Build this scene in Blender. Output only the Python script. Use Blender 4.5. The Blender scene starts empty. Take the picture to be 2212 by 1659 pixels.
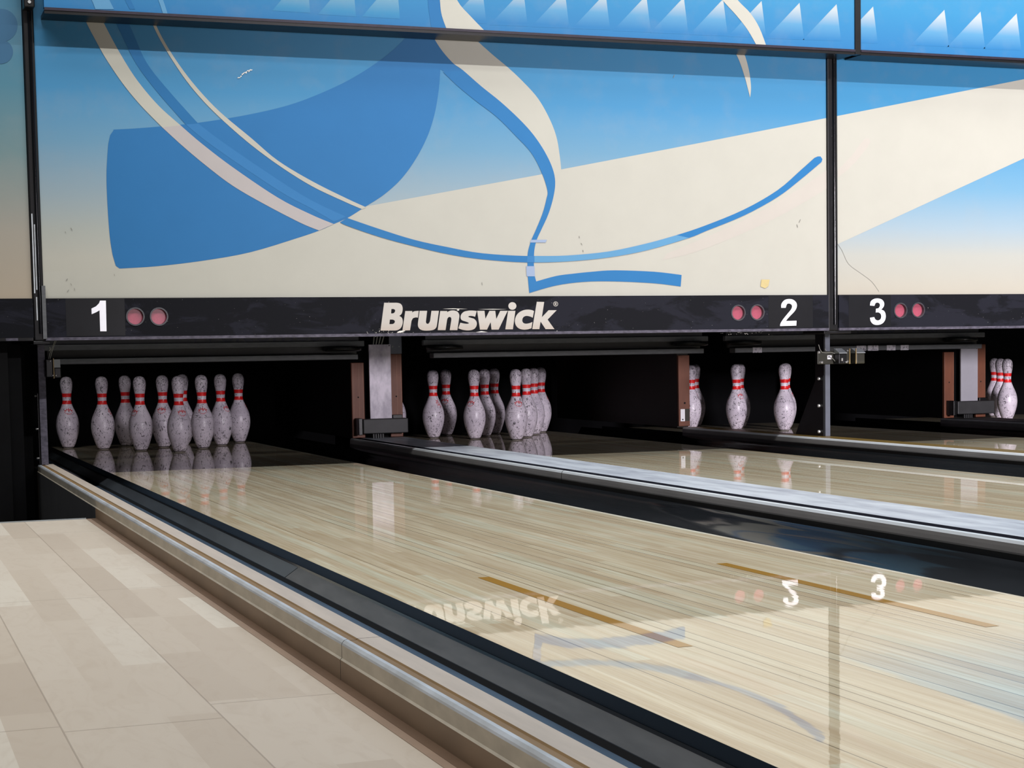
import bpy, bmesh, math, random
from math import sin, cos, pi
from mathutils import Vector, Matrix
from mathutils.geometry import tessellate_polygon

sc = bpy.context.scene
COL = sc.collection
random.seed(7)

# ------------------------------------------------------------------ camera
IW, IH = 2212, 1659
CP = Vector((-1.4662, -8.8839, .4676))
YAW, PIT, ROLL, FPX, PX, PY = .3642, -.0718, -.0167, 3805.6334, 57.15, 205.6594
fw = Vector((sin(YAW) * cos(PIT), cos(YAW) * cos(PIT), sin(PIT)))
rt = Vector((cos(YAW), -sin(YAW), 0))
up = rt.cross(fw)
R0 = cos(ROLL) * rt + sin(ROLL) * up
U0 = -sin(ROLL) * rt + cos(ROLL) * up
cd = bpy.data.cameras.new('camera')
cd.sensor_width = 36.0
cd.sensor_fit = 'HORIZONTAL'
cd.lens = 36.0 * FPX / IW
cd.shift_x = -PX / IW
cd.shift_y = PY / IW
cd.clip_start = .05
cam = bpy.data.objects.new('camera', cd)
M = Matrix((R0, U0, -fw)).transposed().to_4x4()
M.translation = CP
cam.matrix_world = M
COL.objects.link(cam)
sc.camera = cam

YM = -1.954      # face of the lower masking panels
YU = -2.09       # face of the upper masking panels, which hang further forward


def at(px, y):
    """the point of the wall plane Y = y that the photograph shows at px"""
    d = fw * FPX + R0 * (px[0] - IW / 2 - PX) - U0 * (px[1] - PY - IH / 2)
    return CP + d * ((y - CP.y) / d.y)


# ------------------------------------------------------------------ tagging
def tag(o, label=None, cat=None, group=None, kind=None):
    if label: o['label'] = label
    if cat: o['category'] = cat
    if group: o['group'] = group
    if kind: o['kind'] = kind
    return o


def thing(name, label, cat, loc=(0, 0, 0), group=None):
    o = bpy.data.objects.new(name, None)
    o.empty_display_size = .05
    COL.objects.link(o)
    o.location = loc
    return tag(o, label, cat, group)


class MB:
    def __init__(s):
        s.v = []; s.f = []; s.m = []; s.sm = []

    def add(s, vs, fs, mi=0, smooth=False):
        b = len(s.v)
        s.v += [tuple(v) for v in vs]
        for f in fs:
            s.f.append(tuple(b + i for i in f)); s.m.append(mi); s.sm.append(smooth)

    def box(s, x0, x1, y0, y1, z0, z1, mi=0):
        v = [(x, y, z) for z in (z0, z1) for y in (y0, y1) for x in (x0, x1)]
        s.add(v, [(0, 2, 3, 1), (4, 5, 7, 6), (0, 1, 5, 4), (2, 6, 7, 3), (0, 4, 6, 2), (1, 3, 7, 5)], mi)

    def bbox(s, x0, x1, y0, y1, z0, z1, b=.003, mi=0):
        """box with chamfered edges"""
        bm = bmesh.new()
        bmesh.ops.create_cube(bm, size=1)
        for v in bm.verts:
            v.co = Vector(((x0 + x1) / 2 + v.co.x * (x1 - x0), (y0 + y1) / 2 + v.co.y * (y1 - y0), (z0 + z1) / 2 + v.co.z * (z1 - z0)))
        bmesh.ops.bevel(bm, geom=list(bm.edges), offset=b, segments=2, affect='EDGES', profile=.5)
        bm.verts.index_update()
        s.add([v.co[:] for v in bm.verts], [[v.index for v in f.verts] for f in bm.faces], mi)
        bm.free()

    def prism(s, prof, y0, y1, mi=0, mats=None, smooth=False, caps=True):
        """closed (x,z) profile, counter-clockwise seen from -Y, run along Y"""
        n = len(prof)
        v = [(x, y0, z) for x, z in prof] + [(x, y1, z) for x, z in prof]
        b = len(s.v); s.v += v
        for i in range(n):
            j = (i + 1) % n
            s.f.append((b + i, b + n + i, b + n + j, b + j)); s.m.append(mats[i] if mats else mi); s.sm.append(smooth)
        if caps:
            tri = tessellate_polygon([[Vector((x, z, 0)) for x, z in prof]])
            for t in tri:
                t = orient(t, prof)
                s.f.append(tuple(b + i for i in t)); s.m.append(mi); s.sm.append(False)
                s.f.append(tuple(b + n + i for i in reversed(t))); s.m.append(mi); s.sm.append(False)

    def xz(s, loops, y, mi=0):
        """flat filled outline (first loop) with holes facing -Y"""
        flat = [p for l in loops for p in l]
        tri = tessellate_polygon([[Vector((p[0], p[1], 0)) for p in l] for l in loops])
        s.add([(p[0], y, p[1]) for p in flat], [orient(t, flat) for t in tri], mi)

    def sheet(s, loops, y, th, mi=0, mside=None):
        """outline with thickness th towards -Y"""
        s.xz(loops, y - th, mi)
        for l in loops:
            n = len(l)
            s.add([(p[0], y - th, p[1]) for p in l] + [(p[0], y, p[1]) for p in l],
                  [(i, (i + 1) % n, n + (i + 1) % n, n + i) for i in range(n)], mi if mside is None else mside)

    def lathe(s, prof, n=32, mi=0, c=(0, 0, 0), smooth=True, axis='z'):
        vs = []; fs = []
        for r, z in prof:
            for k in range(n):
                a = 2 * pi * k / n
                p = (r * cos(a), r * sin(a), z)
                if axis == 'y': p = (p[0], p[2], p[1])
                if axis == 'x': p = (p[2], p[0], p[1])
                vs.append((c[0] + p[0], c[1] + p[1], c[2] + p[2]))
        for i in range(len(prof) - 1):
            for k in range(n):
                k2 = (k + 1) % n
                f = (i * n + k, i * n + k2, (i + 1) * n + k2, (i + 1) * n + k)
                fs.append(f if axis != 'y' else f[::-1])
        s.add(vs, fs, mi, smooth)
        s.add(vs[:n], [tuple(range(n))[::-1] if axis != 'y' else tuple(range(n))], mi)
        s.add(vs[-n:], [tuple(range(n)) if axis != 'y' else tuple(range(n))[::-1]], mi)

    def tube(s, pts, r, mi=0, n=8):
        pts = [Vector(p) for p in pts]
        vs = []; fs = []
        for i, p in enumerate(pts):
            d = (pts[min(i + 1, len(pts) - 1)] - pts[max(i - 1, 0)]).normalized()
            a = d.cross(Vector((.31, .9, .2))).normalized(); b = d.cross(a)
            for k in range(n):
                t = 2 * pi * k / n
                vs.append(p + r * (cos(t) * a + sin(t) * b))
        for i in range(len(pts) - 1):
            for k in range(n):
                fs.append((i * n + k, i * n + (k + 1) % n, (i + 1) * n + (k + 1) % n, (i + 1) * n + k))
        s.add(vs, fs, mi, True)
        s.add(vs[:n], [tuple(range(n))], mi); s.add(vs[-n:], [tuple(range(n))[::-1]], mi)

    def build(s, name, mats, parent=None, origin=(0, 0, 0), fixn=False):
        me = bpy.data.meshes.new(name)
        o0 = Vector(origin)
        me.from_pydata([Vector(v) - o0 for v in s.v], [], s.f)
        if not isinstance(mats, (list, tuple)): mats = [mats]
        for m in mats: me.materials.append(m)
        me.polygons.foreach_set('material_index', s.m)
        me.polygons.foreach_set('use_smooth', s.sm)
        if fixn:
            bm = bmesh.new(); bm.from_mesh(me)
            bmesh.ops.recalc_face_normals(bm, faces=bm.faces); bm.to_mesh(me); bm.free()
        me.update()
        o = bpy.data.objects.new(name, me)
        COL.objects.link(o)
        o.location = origin
        if parent:
            o.parent = parent
            o.location = Vector(origin) - wloc(parent)
        return o


def wloc(o):
    l = Vector((0, 0, 0))
    while o:
        l += Vector(o.location); o = o.parent
    return l


def orient(t, pts):
    a, b, c = (pts[i] for i in t)
    return tuple(t) if (b[0] - a[0]) * (c[1] - a[1]) - (b[1] - a[1]) * (c[0] - a[0]) > 0 else tuple(reversed(t))


def cr(pts, n=6, closed=False):
    """smooth curve through points"""
    out = []
    N = len(pts)
    for i in range(N if closed else N - 1):
        if closed: p = [pts[(i + k) % N] for k in (-1, 0, 1, 2)]
        else: p = [pts[max(i - 1, 0)], pts[i], pts[i + 1], pts[min(i + 2, N - 1)]]
        for k in range(n):
            t = k / n
            out.append(tuple(.5 * (2 * p[1][a] + (p[2][a] - p[0][a]) * t + (2 * p[0][a] - 5 * p[1][a] + 4 * p[2][a] - p[3][a]) * t * t
                                   + (3 * p[1][a] - p[0][a] - 3 * p[2][a] + p[3][a]) * t ** 3) for a in (0, 1)))
    if not closed: out.append(tuple(pts[-1]))
    return out


# ------------------------------------------------------------------ materials
def srgb(r, g, b):
    f = lambda c: (c / 255 / 12.92) if c / 255 <= .04045 else ((c / 255 + .055) / 1.055) ** 2.4
    return (f(r), f(g), f(b), 1)


class NT:
    def __init__(s, name):
        s.m = bpy.data.materials.new(name); s.m.use_nodes = True
        s.t = s.m.node_tree; s.t.nodes.clear()
        s.out = s.n('ShaderNodeOutputMaterial'); s.b = s.n('ShaderNodeBsdfPrincipled')
        s.l(s.b.outputs[0], s.out.inputs[0])

    def n(s, typ, **kw):
        x = s.t.nodes.new(typ)
        for k, v in kw.items():
            if k.startswith('i_'):
                x.inputs[int(k[2:])].default_value = v
            else: setattr(x, k, v)
        return x

    def l(s, a, b): s.t.links.new(a, b)

    def set(s, **kw):
        names = dict(color='Base Color', rough='Roughness', metal='Metallic', spec='Specular IOR Level', coat='Coat Weight', crough='Coat Roughness', ior='IOR', cior='Coat IOR')
        for k, v in kw.items():
            i = s.b.inputs[names[k]]
            if hasattr(v, 'is_linked') or isinstance(v, bpy.types.NodeSocket): s.l(v, i)
            else: i.default_value = v
        return s

    def math(s, op, a, b=None, c=None):
        x = s.n('ShaderNodeMath', operation=op)
        for i, v in enumerate((a, b, c)):
            if v is None: continue
            if isinstance(v, bpy.types.NodeSocket): s.l(v, x.inputs[i])
            else: x.inputs[i].default_value = v
        return x.outputs[0]

    def obj(s): return s.n('ShaderNodeTexCoord').outputs['Object']

    def xyz(s, v):
        x = s.n('ShaderNodeSeparateXYZ'); s.l(v, x.inputs[0]); return x.outputs

    def comb(s, x, y, z):
        c = s.n('ShaderNodeCombineXYZ')
        for i, v in enumerate((x, y, z)):
            if isinstance(v, bpy.types.NodeSocket): s.l(v, c.inputs[i])
            else: c.inputs[i].default_value = v
        return c.outputs[0]

    def noise(s, vec, scale=5, detail=3, rough=.5, dist=0.):
        x = s.n('ShaderNodeTexNoise')
        s.l(vec, x.inputs['Vector'])
        x.inputs['Scale'].default_value = scale; x.inputs['Detail'].default_value = detail
        x.inputs['Roughness'].default_value = rough; x.inputs['Distortion'].default_value = dist
        return x.outputs['Fac']

    def scale(s, v, sx, sy, sz):
        x = s.n('ShaderNodeVectorMath', operation='MULTIPLY'); s.l(v, x.inputs[0]); x.inputs[1].default_value = (sx, sy, sz)
        return x.outputs[0]

    def white(s, v=None, w=None):
        if v is not None:
            x = s.n('ShaderNodeTexWhiteNoise', noise_dimensions='2D'); s.l(v, x.inputs['Vector'])
        else:
            x = s.n('ShaderNodeTexWhiteNoise', noise_dimensions='1D'); s.l(w, x.inputs['W'])
        return x.outputs['Value']

    def ramp(s, fac, *stops):
        x = s.n('ShaderNodeValToRGB'); s.l(fac, x.inputs[0])
        e = x.color_ramp.elements
        while len(e) < len(stops): e.new(.5)
        for q, (p, c) in zip(e, stops): q.position = p; q.color = c
        return x.outputs['Color']

    def step(s, fac, lo, hi):
        x = s.n('ShaderNodeMapRange'); s.l(fac, x.inputs[0]); x.inputs[1].default_value = lo; x.inputs[2].default_value = hi
        return x.outputs[0]

    def mix(s, fac, a, b, blend='MIX'):
        x = s.n('ShaderNodeMix', data_type='RGBA', blend_type=blend)
        for i, v in ((0, fac), (6, a), (7, b)):
            if isinstance(v, bpy.types.NodeSocket): s.l(v, x.inputs[i])
            else: x.inputs[i].default_value = v
        return x.outputs[2]

    def bump(s, h, strength=.2, dist=.01):
        x = s.n('ShaderNodeBump'); s.l(h, x.inputs['Height']); x.inputs['Strength'].default_value = strength; x.inputs['Distance'].default_value = dist
        s.l(x.outputs[0], s.b.inputs['Normal'])


def simple(name, c, rough=.5, var=.12, scale=12, metal=0., spec=.5, coat=0., stretch=(1, 1, 1), c2=None, lo=.35, hi=.65):
    t = NT(name)
    v = t.scale(t.obj(), *stretch)
    f = t.step(t.noise(v, scale, 4, .6), lo, hi)
    a = c; b = c2 or tuple(x * (1 - var) for x in c[:3]) + (1,)
    t.set(color=t.mix(f, a, b), rough=rough, metal=metal, spec=spec, coat=coat)
    return t.m


def lacquer(t, normal=None, k=1., ior=1.42, rough=.018):
    """thin oiled lacquer over the wood: mirror-like towards grazing angles"""
    g = t.n('ShaderNodeBsdfAnisotropic') if hasattr(bpy.types, 'ShaderNodeBsdfAnisotropic') else t.n('ShaderNodeBsdfGlossy')
    g.inputs['Roughness'].default_value = rough
    f = t.n('ShaderNodeFresnel'); f.inputs['IOR'].default_value = ior
    mx = t.n('ShaderNodeMixShader')
    if normal is not None: t.l(normal, g.inputs['Normal'])
    t.l(t.math('MULTIPLY', f.outputs[0], k), mx.inputs[0])
    t.l(t.b.outputs[0], mx.inputs[1]); t.l(g.outputs[0], mx.inputs[2]); t.l(mx.outputs[0], t.out.inputs[0])


def lane_material():
    t = NT('lane_boards')
    o = t.xyz(t.obj())
    bx = t.math('ADD', t.math('DIVIDE', o[0], .02713), .5)
    k = t.math('FLOOR', bx)
    r1 = t.white(w=t.math('ADD', k, 3.7))
    seg = t.math('FLOOR', t.math('ADD', t.math('DIVIDE', o[1], 1.15), t.math('MULTIPLY', r1, 9.)))
    r2 = t.white(v=t.comb(k, seg, 0))
    fx = t.math('FRACT', bx)
    grain = t.noise(t.comb(t.math('MULTIPLY', o[0], 90), t.math('MULTIPLY', o[1], 2.2), 0), 1., 5, .65, .6)
    blot = t.noise(t.comb(t.math('MULTIPLY', o[0], 9), t.math('MULTIPLY', o[1], 2.), 0), 1., 3, .5)
    base = t.ramp(r2, (0., srgb(212, 200, 174)), (.35, srgb(221, 212, 187)), (.7, srgb(230, 223, 199)), (1., srgb(222, 223, 203)))
    c = t.mix(t.step(grain, .35, .75), base, t.mix(1., base, srgb(222, 208, 190), 'MULTIPLY'))
    c = t.mix(t.math('MULTIPLY', t.step(blot, .5, .75), .35), c, srgb(188, 170, 144))
    e = t.math('MINIMUM', fx, t.math('SUBTRACT', 1., fx))
    seam = t.math('LESS_THAN', e, .04)
    dark = t.math('GREATER_THAN', t.white(w=t.math('ADD', t.math('FLOOR', t.math('ADD', bx, .5)), 51.3)), .55)
    s = t.math('MULTIPLY', seam, t.math('ADD', t.math('MULTIPLY', dark, .62), .1))
    c = t.mix(s, c, srgb(84, 72, 58))
    t.set(color=c, rough=.5, spec=0.)
    wob = t.noise(t.comb(t.math('MULTIPLY', k, 7.3), t.math('MULTIPLY', o[1], .9), 0), 1., 1)
    h = t.math('ADD', t.math('MULTIPLY', wob, .25), t.math('MULTIPLY', t.noise(t.comb(t.math('MULTIPLY', o[0], 30), t.math('MULTIPLY', o[1], 3), 0), 1., 2), .5))
    x = t.n('ShaderNodeBump'); t.l(h, x.inputs['Height']); x.inputs['Strength'].default_value = .012; x.inputs['Distance'].default_value = .01
    lacquer(t, x.outputs[0], 1.)
    return t.m


def floor_material():
    t = NT('laminate_planks')
    o = t.xyz(t.obj())
    bx = t.math('DIVIDE', t.math('SUBTRACT', o[0], -1.0465), .203)
    k = t.math('FLOOR', bx)
    off = t.math('MULTIPLY', t.white(w=t.math('ADD', k, 1.37)), 1.2)
    by = t.math('ADD', t.math('DIVIDE', o[1], 1.28), off)
    j = t.math('FLOOR', by)
    sx = t.math('FLOOR', t.math('MULTIPLY', bx, 3.))
    so = t.math('MULTIPLY', t.white(w=t.math('ADD', sx, 8.1)), 3.)
    sy = t.math('FLOOR', t.math('ADD', t.math('DIVIDE', o[1], .42), so))
    r = t.white(v=t.comb(sx, sy, 0))
    base = t.ramp(r, (0., srgb(176, 164, 149)), (.45, srgb(184, 173, 158)), (.8, srgb(188, 178, 164)), (1., srgb(197, 190, 177)))
    g = t.noise(t.comb(t.math('ADD', t.math('MULTIPLY', o[0], 22), t.math('MULTIPLY', r, 40.)), t.math('MULTIPLY', o[1], 6), r), 1., 5, .6, 2.2)
    c = t.mix(t.math('MULTIPLY', t.step(g, .49, .68), .24), base, srgb(166, 151, 134))
    fx = t.math('FRACT', bx); fy = t.math('FRACT', by)
    ex = t.math('LESS_THAN', t.math('MINIMUM', fx, t.math('SUBTRACT', 1., fx)), .006)
    ey = t.math('LESS_THAN', t.math('MINIMUM', fy, t.math('SUBTRACT', 1., fy)), .0016)
    c = t.mix(t.math('MULTIPLY', t.math('MAXIMUM', ex, ey), .4), c, srgb(110, 95, 80))
    t.set(color=c, rough=.5, spec=.35)
    return t.m


def pin_material():
    t = NT('pin_plastic')
    o = t.obj()
    ri = t.n('ShaderNodeObjectInfo').outputs['Random']
    ad = t.n('ShaderNodeVectorMath', operation='ADD'); t.l(o, ad.inputs[0])
    t.l(t.comb(t.math('MULTIPLY', ri, 37.), t.math('MULTIPLY', ri, 11.), 0), ad.inputs[1])
    v = ad.outputs[0]
    z = t.xyz(o)[2]
    base = t.mix(t.step(t.noise(v, 14, 4, .6), .35, .7), srgb(226, 216, 228), srgb(196, 186, 200))
    amt = t.noise(v, 9, 2)
    s1 = t.step(t.noise(t.scale(v, 1, 1, .6), 70, 3, .55, 1.8), .60, .63)
    s2 = t.step(t.noise(t.scale(v, 1.4, 1.4, .55), 42, 2, .5, 3.), .65, .675)
    s = t.math('MULTIPLY', t.math('MAXIMUM', s1, s2), t.step(amt, .26, .44))
    ends = t.math('ADD', t.step(z, .30, .34), t.math('SUBTRACT', 1., t.step(z, .03, .07)))
    s3 = t.math('MULTIPLY', t.step(t.noise(v, 110, 2, .5, 1.), .56, .60), t.math('MULTIPLY', ends, .8))
    s = t.math('MAXIMUM', s, s3)
    ring = t.math('LESS_THAN', t.math('ABSOLUTE', t.math('SUBTRACT', z, t.math('ADD', .136, t.math('MULTIPLY', ri, .03)))), .0012)
    s = t.math('MAXIMUM', s, t.math('MULTIPLY', ring, t.math('MULTIPLY', t.step(t.noise(v, 30, 2), .45, .6), .7)))
    c = t.mix(t.math('MULTIPLY', s, .85), base, srgb(40, 38, 42))
    bands = t.math('MAXIMUM', t.math('COMPARE', z, .2822, .0098), t.math('COMPARE', z, .2445, .0096))
    red = t.mix(t.step(t.noise(v, 60, 3), .45, .7), srgb(232, 40, 42), srgb(196, 26, 30))
    c = t.mix(bands, c, red)
    t.set(color=c, rough=.34, spec=.4)
    return t.m


MK = .60      # print reflectance


def dim(c): return tuple(x * MK for x in c[:3]) + (1,)


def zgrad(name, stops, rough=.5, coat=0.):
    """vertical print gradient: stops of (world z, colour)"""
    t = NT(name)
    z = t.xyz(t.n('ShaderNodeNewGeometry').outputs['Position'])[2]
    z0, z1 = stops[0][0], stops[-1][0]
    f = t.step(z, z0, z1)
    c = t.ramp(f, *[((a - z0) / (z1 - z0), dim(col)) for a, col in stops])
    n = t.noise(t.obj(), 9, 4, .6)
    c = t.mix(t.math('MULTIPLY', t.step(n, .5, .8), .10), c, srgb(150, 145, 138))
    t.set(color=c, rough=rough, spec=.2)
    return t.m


def print_mat(name, c, **k): return simple(name, dim(c), rough=.5, var=.03, scale=7, spec=.2, **k)


BLK = simple('black_painted_metal', srgb(14, 14, 17), .35, .4, 20, spec=.35)
PIT = simple('black_pit', srgb(7, 7, 9), .8, .4, 6, spec=.08)
DKG = simple('dark_grey_metal', srgb(84, 86, 90), .5, .25, 25, stretch=(1, 1, 4))
DKG2 = simple('darker_grey_metal', srgb(40, 40, 42), .55, .3, 20)
LANE = lane_material()
LSIDE = simple('lane_edge_black', srgb(14, 14, 15), .3, .4, 15)
_t = NT('amber_board'); _t.set(color=srgb(178, 138, 70), rough=.5, spec=0.); lacquer(_t); DART = _t.m
FLOOR = floor_material()
PIN = pin_material()
PINBASE = simple('pin_base_nylon', srgb(150, 142, 138), .45, .5, 60)
PINRED = simple('faded_red_print', srgb(214, 78, 84), .4, .25, 90)
GUT = simple('gutter_plastic', srgb(40, 43, 47), .08, .25, 10, spec=.16, stretch=(1, .2, 1))
GLINER = simple('gutter_liner_grey', srgb(66, 72, 78), .35, .2, 14, stretch=(2, .3, 2))
GLINER2 = simple('gutter_liner_dusty', srgb(84, 84, 84), .45, .25, 20, stretch=(2, .3, 2))
SEAM = simple('gap_black', srgb(5, 5, 6), .8, .2, 10)
GBLUE = simple('gutter_blue_gloss', srgb(84, 104, 126), .16, .3, 9, spec=.4, stretch=(2, .3, 1))
CAPT = simple('cap_top_grey', srgb(190, 198, 208), .34, .3, 5, spec=.4, stretch=(4, .7, 1), c2=srgb(146, 152, 166), lo=.4, hi=.7)
CAPD = simple('cap_groove', srgb(30, 31, 38), .9, .2, 10, spec=.0)
CAPN = simple('cap_nosing_metal', srgb(206, 212, 218), .3, .1, 10, stretch=(1, .3, 1))
CAPU = simple('cap_side_grey', srgb(122, 120, 120), .5, .2, 10, stretch=(1, .3, 1))
CAPG = simple('cap_gold_wood', srgb(120, 98, 50), .35, .3, 12, stretch=(6, .5, 1))
WTOP = simple('pale_cap_laminate', srgb(186, 175, 163), .4, .12, 10, stretch=(6, .6, 1))
WGRV = simple('brown_groove', srgb(132, 106, 70), .5, .2, 14, stretch=(4, .5, 1))
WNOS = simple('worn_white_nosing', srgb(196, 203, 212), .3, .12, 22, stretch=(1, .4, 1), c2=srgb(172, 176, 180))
WFACE = simple('scuffed_cap_face', srgb(190, 182, 166), .55, .2, 30, stretch=(1, .4, 1))
WBROWN = simple('brown_side_board', srgb(134, 112, 90), .55, .2, 18, stretch=(1, .3, 1))
STRIP1 = simple('brown_floor_strip', srgb(104, 82, 64), .5, .15, 10)
STRIP2 = simple('tan_floor_strip', srgb(150, 128, 110), .5, .12, 10)
BED = simple('grey_bed_side', srgb(62, 63, 66), .7, .2, 8)
BROWN = simple('brown_fibre_board', srgb(106, 56, 32), .55, .2, 40, stretch=(1, 1, .2))
BROWN2 = simple('worn_fibre_edge', srgb(124, 80, 58), .55, .2, 40)
ALU = simple('scratched_grey_plate', srgb(186, 178, 190), .4, .25, 22, metal=.1, stretch=(1, 1, .5), c2=srgb(140, 134, 146))
ALU2 = simple('plain_grey_plate', srgb(150, 148, 156), .5, .08, 10)
SLATE = simple('slate_metal', srgb(84, 88, 100), .45, .15, 20)
LILAC = simple('worn_grey_edge', srgb(88, 85, 98), .5, .3, 40, stretch=(1, 1, 2), c2=srgb(58, 56, 66), spec=.2)
BOLT = simple('zinc_bolt', srgb(205, 205, 205), .3, .1, 30, metal=.6)
OLIVE = simple('dark_olive_metal', srgb(40, 39, 28), .4, .2, 30)
GOLDM = simple('gold_passivated_edge', srgb(150, 128, 84), .45, .15, 30)
GREYP = simple('pale_grey_plastic', srgb(150, 156, 160), .45, .1, 20)
WHITE = simple('white_sticker', srgb(236, 236, 240), .5, .04, 10)
NAVY = simple('navy_lettering', srgb(24, 28, 46), .4, .15, 20)
TAPE = simple('grey_tape', srgb(176, 172, 182), .5, .2, 60, c2=srgb(110, 108, 118), lo=.5, hi=.6)
WIRE = simple('grey_wire', srgb(140, 140, 132), .5, .1, 20)
HOLE = simple('dark_hole', srgb(12, 8, 8), .9, .1, 10)

BAND = NT('number_band_black')
_o = BAND.obj()
_f = BAND.step(BAND.noise(BAND.scale(_o, 1, 1, 3), 3.2, 5, .65, .5), .47, .53)
_sp = BAND.step(BAND.noise(_o, 130, 2), .73, .76)
BAND.set(color=BAND.mix(BAND.math('MULTIPLY', _sp, .5), BAND.mix(_f, srgb(27, 28, 36), srgb(17, 18, 23)), srgb(150, 148, 150)), rough=.6, spec=.08)
BAND = BAND.m
PATCH = simple('number_patch_black', srgb(19, 20, 24), .4, .2, 10, spec=.2)
PINK = simple('pink_lamp_lens', srgb(160, 72, 92), .35, .12, 120)
BEZ = simple('lamp_bezel', srgb(56, 56, 62), .4, .4, 60)
DIGIT = simple('white_vinyl', srgb(240, 240, 250), .4, .05, 30)
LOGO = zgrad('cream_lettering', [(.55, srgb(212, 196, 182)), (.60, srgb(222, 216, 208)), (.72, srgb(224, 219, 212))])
CREAM = print_mat('mural_cream', srgb(210, 209, 198))
CREAM2 = print_mat('mural_lilac_cream', srgb(204, 198, 198))
DEEP = print_mat('mural_deep_blue', srgb(48, 128, 194))
MID = print_mat('mural_mid_blue', srgb(42, 124, 188))
MID2 = print_mat('mural_sash_blue', srgb(46, 130, 196))
LIGHTB = print_mat('mural_light_blue', srgb(104, 168, 214))
LILACB = print_mat('mural_lilac_blue', srgb(170, 190, 222))
OVER = print_mat('mural_overlap_blue', srgb(60, 138, 204))
PINKC = print_mat('mural_pink_cream', srgb(214, 208, 199))
BGC = zgrad('mural_sky', [(.70, srgb(210, 208, 195)), (.86, srgb(208, 207, 196)), (.96, srgb(194, 200, 194)), (1.10, srgb(166, 188, 200)), (1.30, srgb(120, 172, 206)), (1.50, srgb(78, 156, 208)), (1.76, srgb(66, 148, 202))])
BGR = zgrad('mural_sky_right', [(.70, srgb(204, 198, 183)), (.88, srgb(198, 200, 193)), (1.0, srgb(172, 194, 208)), (1.18, srgb(126, 178, 212)), (1.45, srgb(74, 156, 208)), (1.76, srgb(62, 146, 200))])
BGL = zgrad('mural_sky_left', [(.70, srgb(200, 186, 166)), (.95, srgb(186, 180, 168)), (1.25, srgb(130, 160, 166)), (1.5, srgb(92, 148, 172)), (1.76, srgb(84, 142, 174))])
BGU = zgrad('mural_upper_blue', [(1.76, srgb(50, 130, 192)), (1.95, srgb(62, 150, 202)), (2.6, srgb(96, 172, 210))])
TRI = zgrad('mural_white_peaks', [(1.80, srgb(52, 133, 194)), (1.86, srgb(98, 164, 208)), (1.93, srgb(196, 208, 214)), (2.6, srgb(228, 230, 226))])
TRI2 = zgrad('mural_faint_peaks', [(1.775, srgb(50, 131, 193)), (1.81, srgb(66, 150, 200)), (1.87, srgb(126, 176, 204)), (2.6, srgb(200, 222, 226))])
CIRC = print_mat('mural_dim_disc', srgb(70, 120, 160))
YTAPE = simple('yellowed_tape', srgb(178, 162, 112), .5, .1, 30)
SCR = simple('scraped_print', srgb(226, 222, 214), .6, .2, 90)
GREY = simple('grey_scuffs', srgb(120, 118, 112), .6, .2, 30)

# ------------------------------------------------------------------ room shell
YN, YB = -11.5, 1.55            # near end of the building work, back of the pit
m = MB(); m.box(-3.2, 8.2, YN, YB + .1, -.5, -.4)
tag(m.build('floor', PIT), kind='structure')
m = MB(); m.box(-3.2, -.871, YN, -3.575, -.06, 0)
o = m.build('floor', FLOOR); tag(o, kind='structure')
m = MB(); m.box(-3.2, -.871, YN, -3.60, -.40, -.06)
tag(m.build('trim_1', BED), kind='structure')
m = MB()
m.box(-.858, -.842, YN, -3.575, -.05, .0012, 0); m.box(-.871, -.858, YN, -3.575, -.05, .0008, 1)
tag(m.build('trim_2', [STRIP1, STRIP2]), kind='structure')
m = MB(); m.box(-3.2, -.871, -3.575, -3.568, -.05, .003)
tag(m.build('trim_3', GREYP), kind='structure')
m = MB(); m.box(-3.2, 8.2, YB, YB + .1, -.4, 2.7)
tag(m.build('wall_back', PIT), kind='structure')
m = MB(); m.box(-3.2, 8.2, YM + .04, YB, 2.6, 2.7)
tag(m.build('ceiling', PIT), kind='structure')
for nm, x0, x1 in (('wall_left', -3.3, -3.2), ('wall_right', 8.2, 8.3)):
    m = MB(); m.box(x0, x1, YM + .04, YB + .1, -.4, 2.7)
    tag(m.build(nm, PIT), kind='structure')

# ------------------------------------------------------------------ lanes
PITCH = 1.8045
LC = [0., PITCH, 3.43, 3.43 + PITCH]
HW = .5292
LANE_LABEL = ['glossy maple bowling lane nearest the walkway, with two amber guide strips',
              'narrow view of glossy bowling lane behind the wide grey-topped divider',
              'small sliver of bowling lane beyond the gold-topped divider, mostly in shadow',
              'dark bowling lane at far right edge, behind the last divider']
for i, c in enumerate(LC):
    m = MB()
    m.box(c - HW, c + HW, YN, 1.0, -.40, 0)
    for k, f in enumerate(m.f): m.m[k] = 1
    m.m[1] = 0                                   # top face carries the boards
    if i < 3:
        for s, y0, y1 in ((-1, -6.39, -5.417), (1, -6.436, -5.441)):
            x = s * .2713
            m.add([(c + x - .0135, y0, .0004), (c + x + .0135, y0, .0004), (c + x + .0135, y1, .0004), (c + x - .0135, y1, .0004)], [(0, 1, 2, 3)], 2)
    o = m.build('bowling_lane', [LANE, LSIDE, DART], origin=(c, 0, 0))
    tag(o, LANE_LABEL[i], 'bowling lane')


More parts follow.
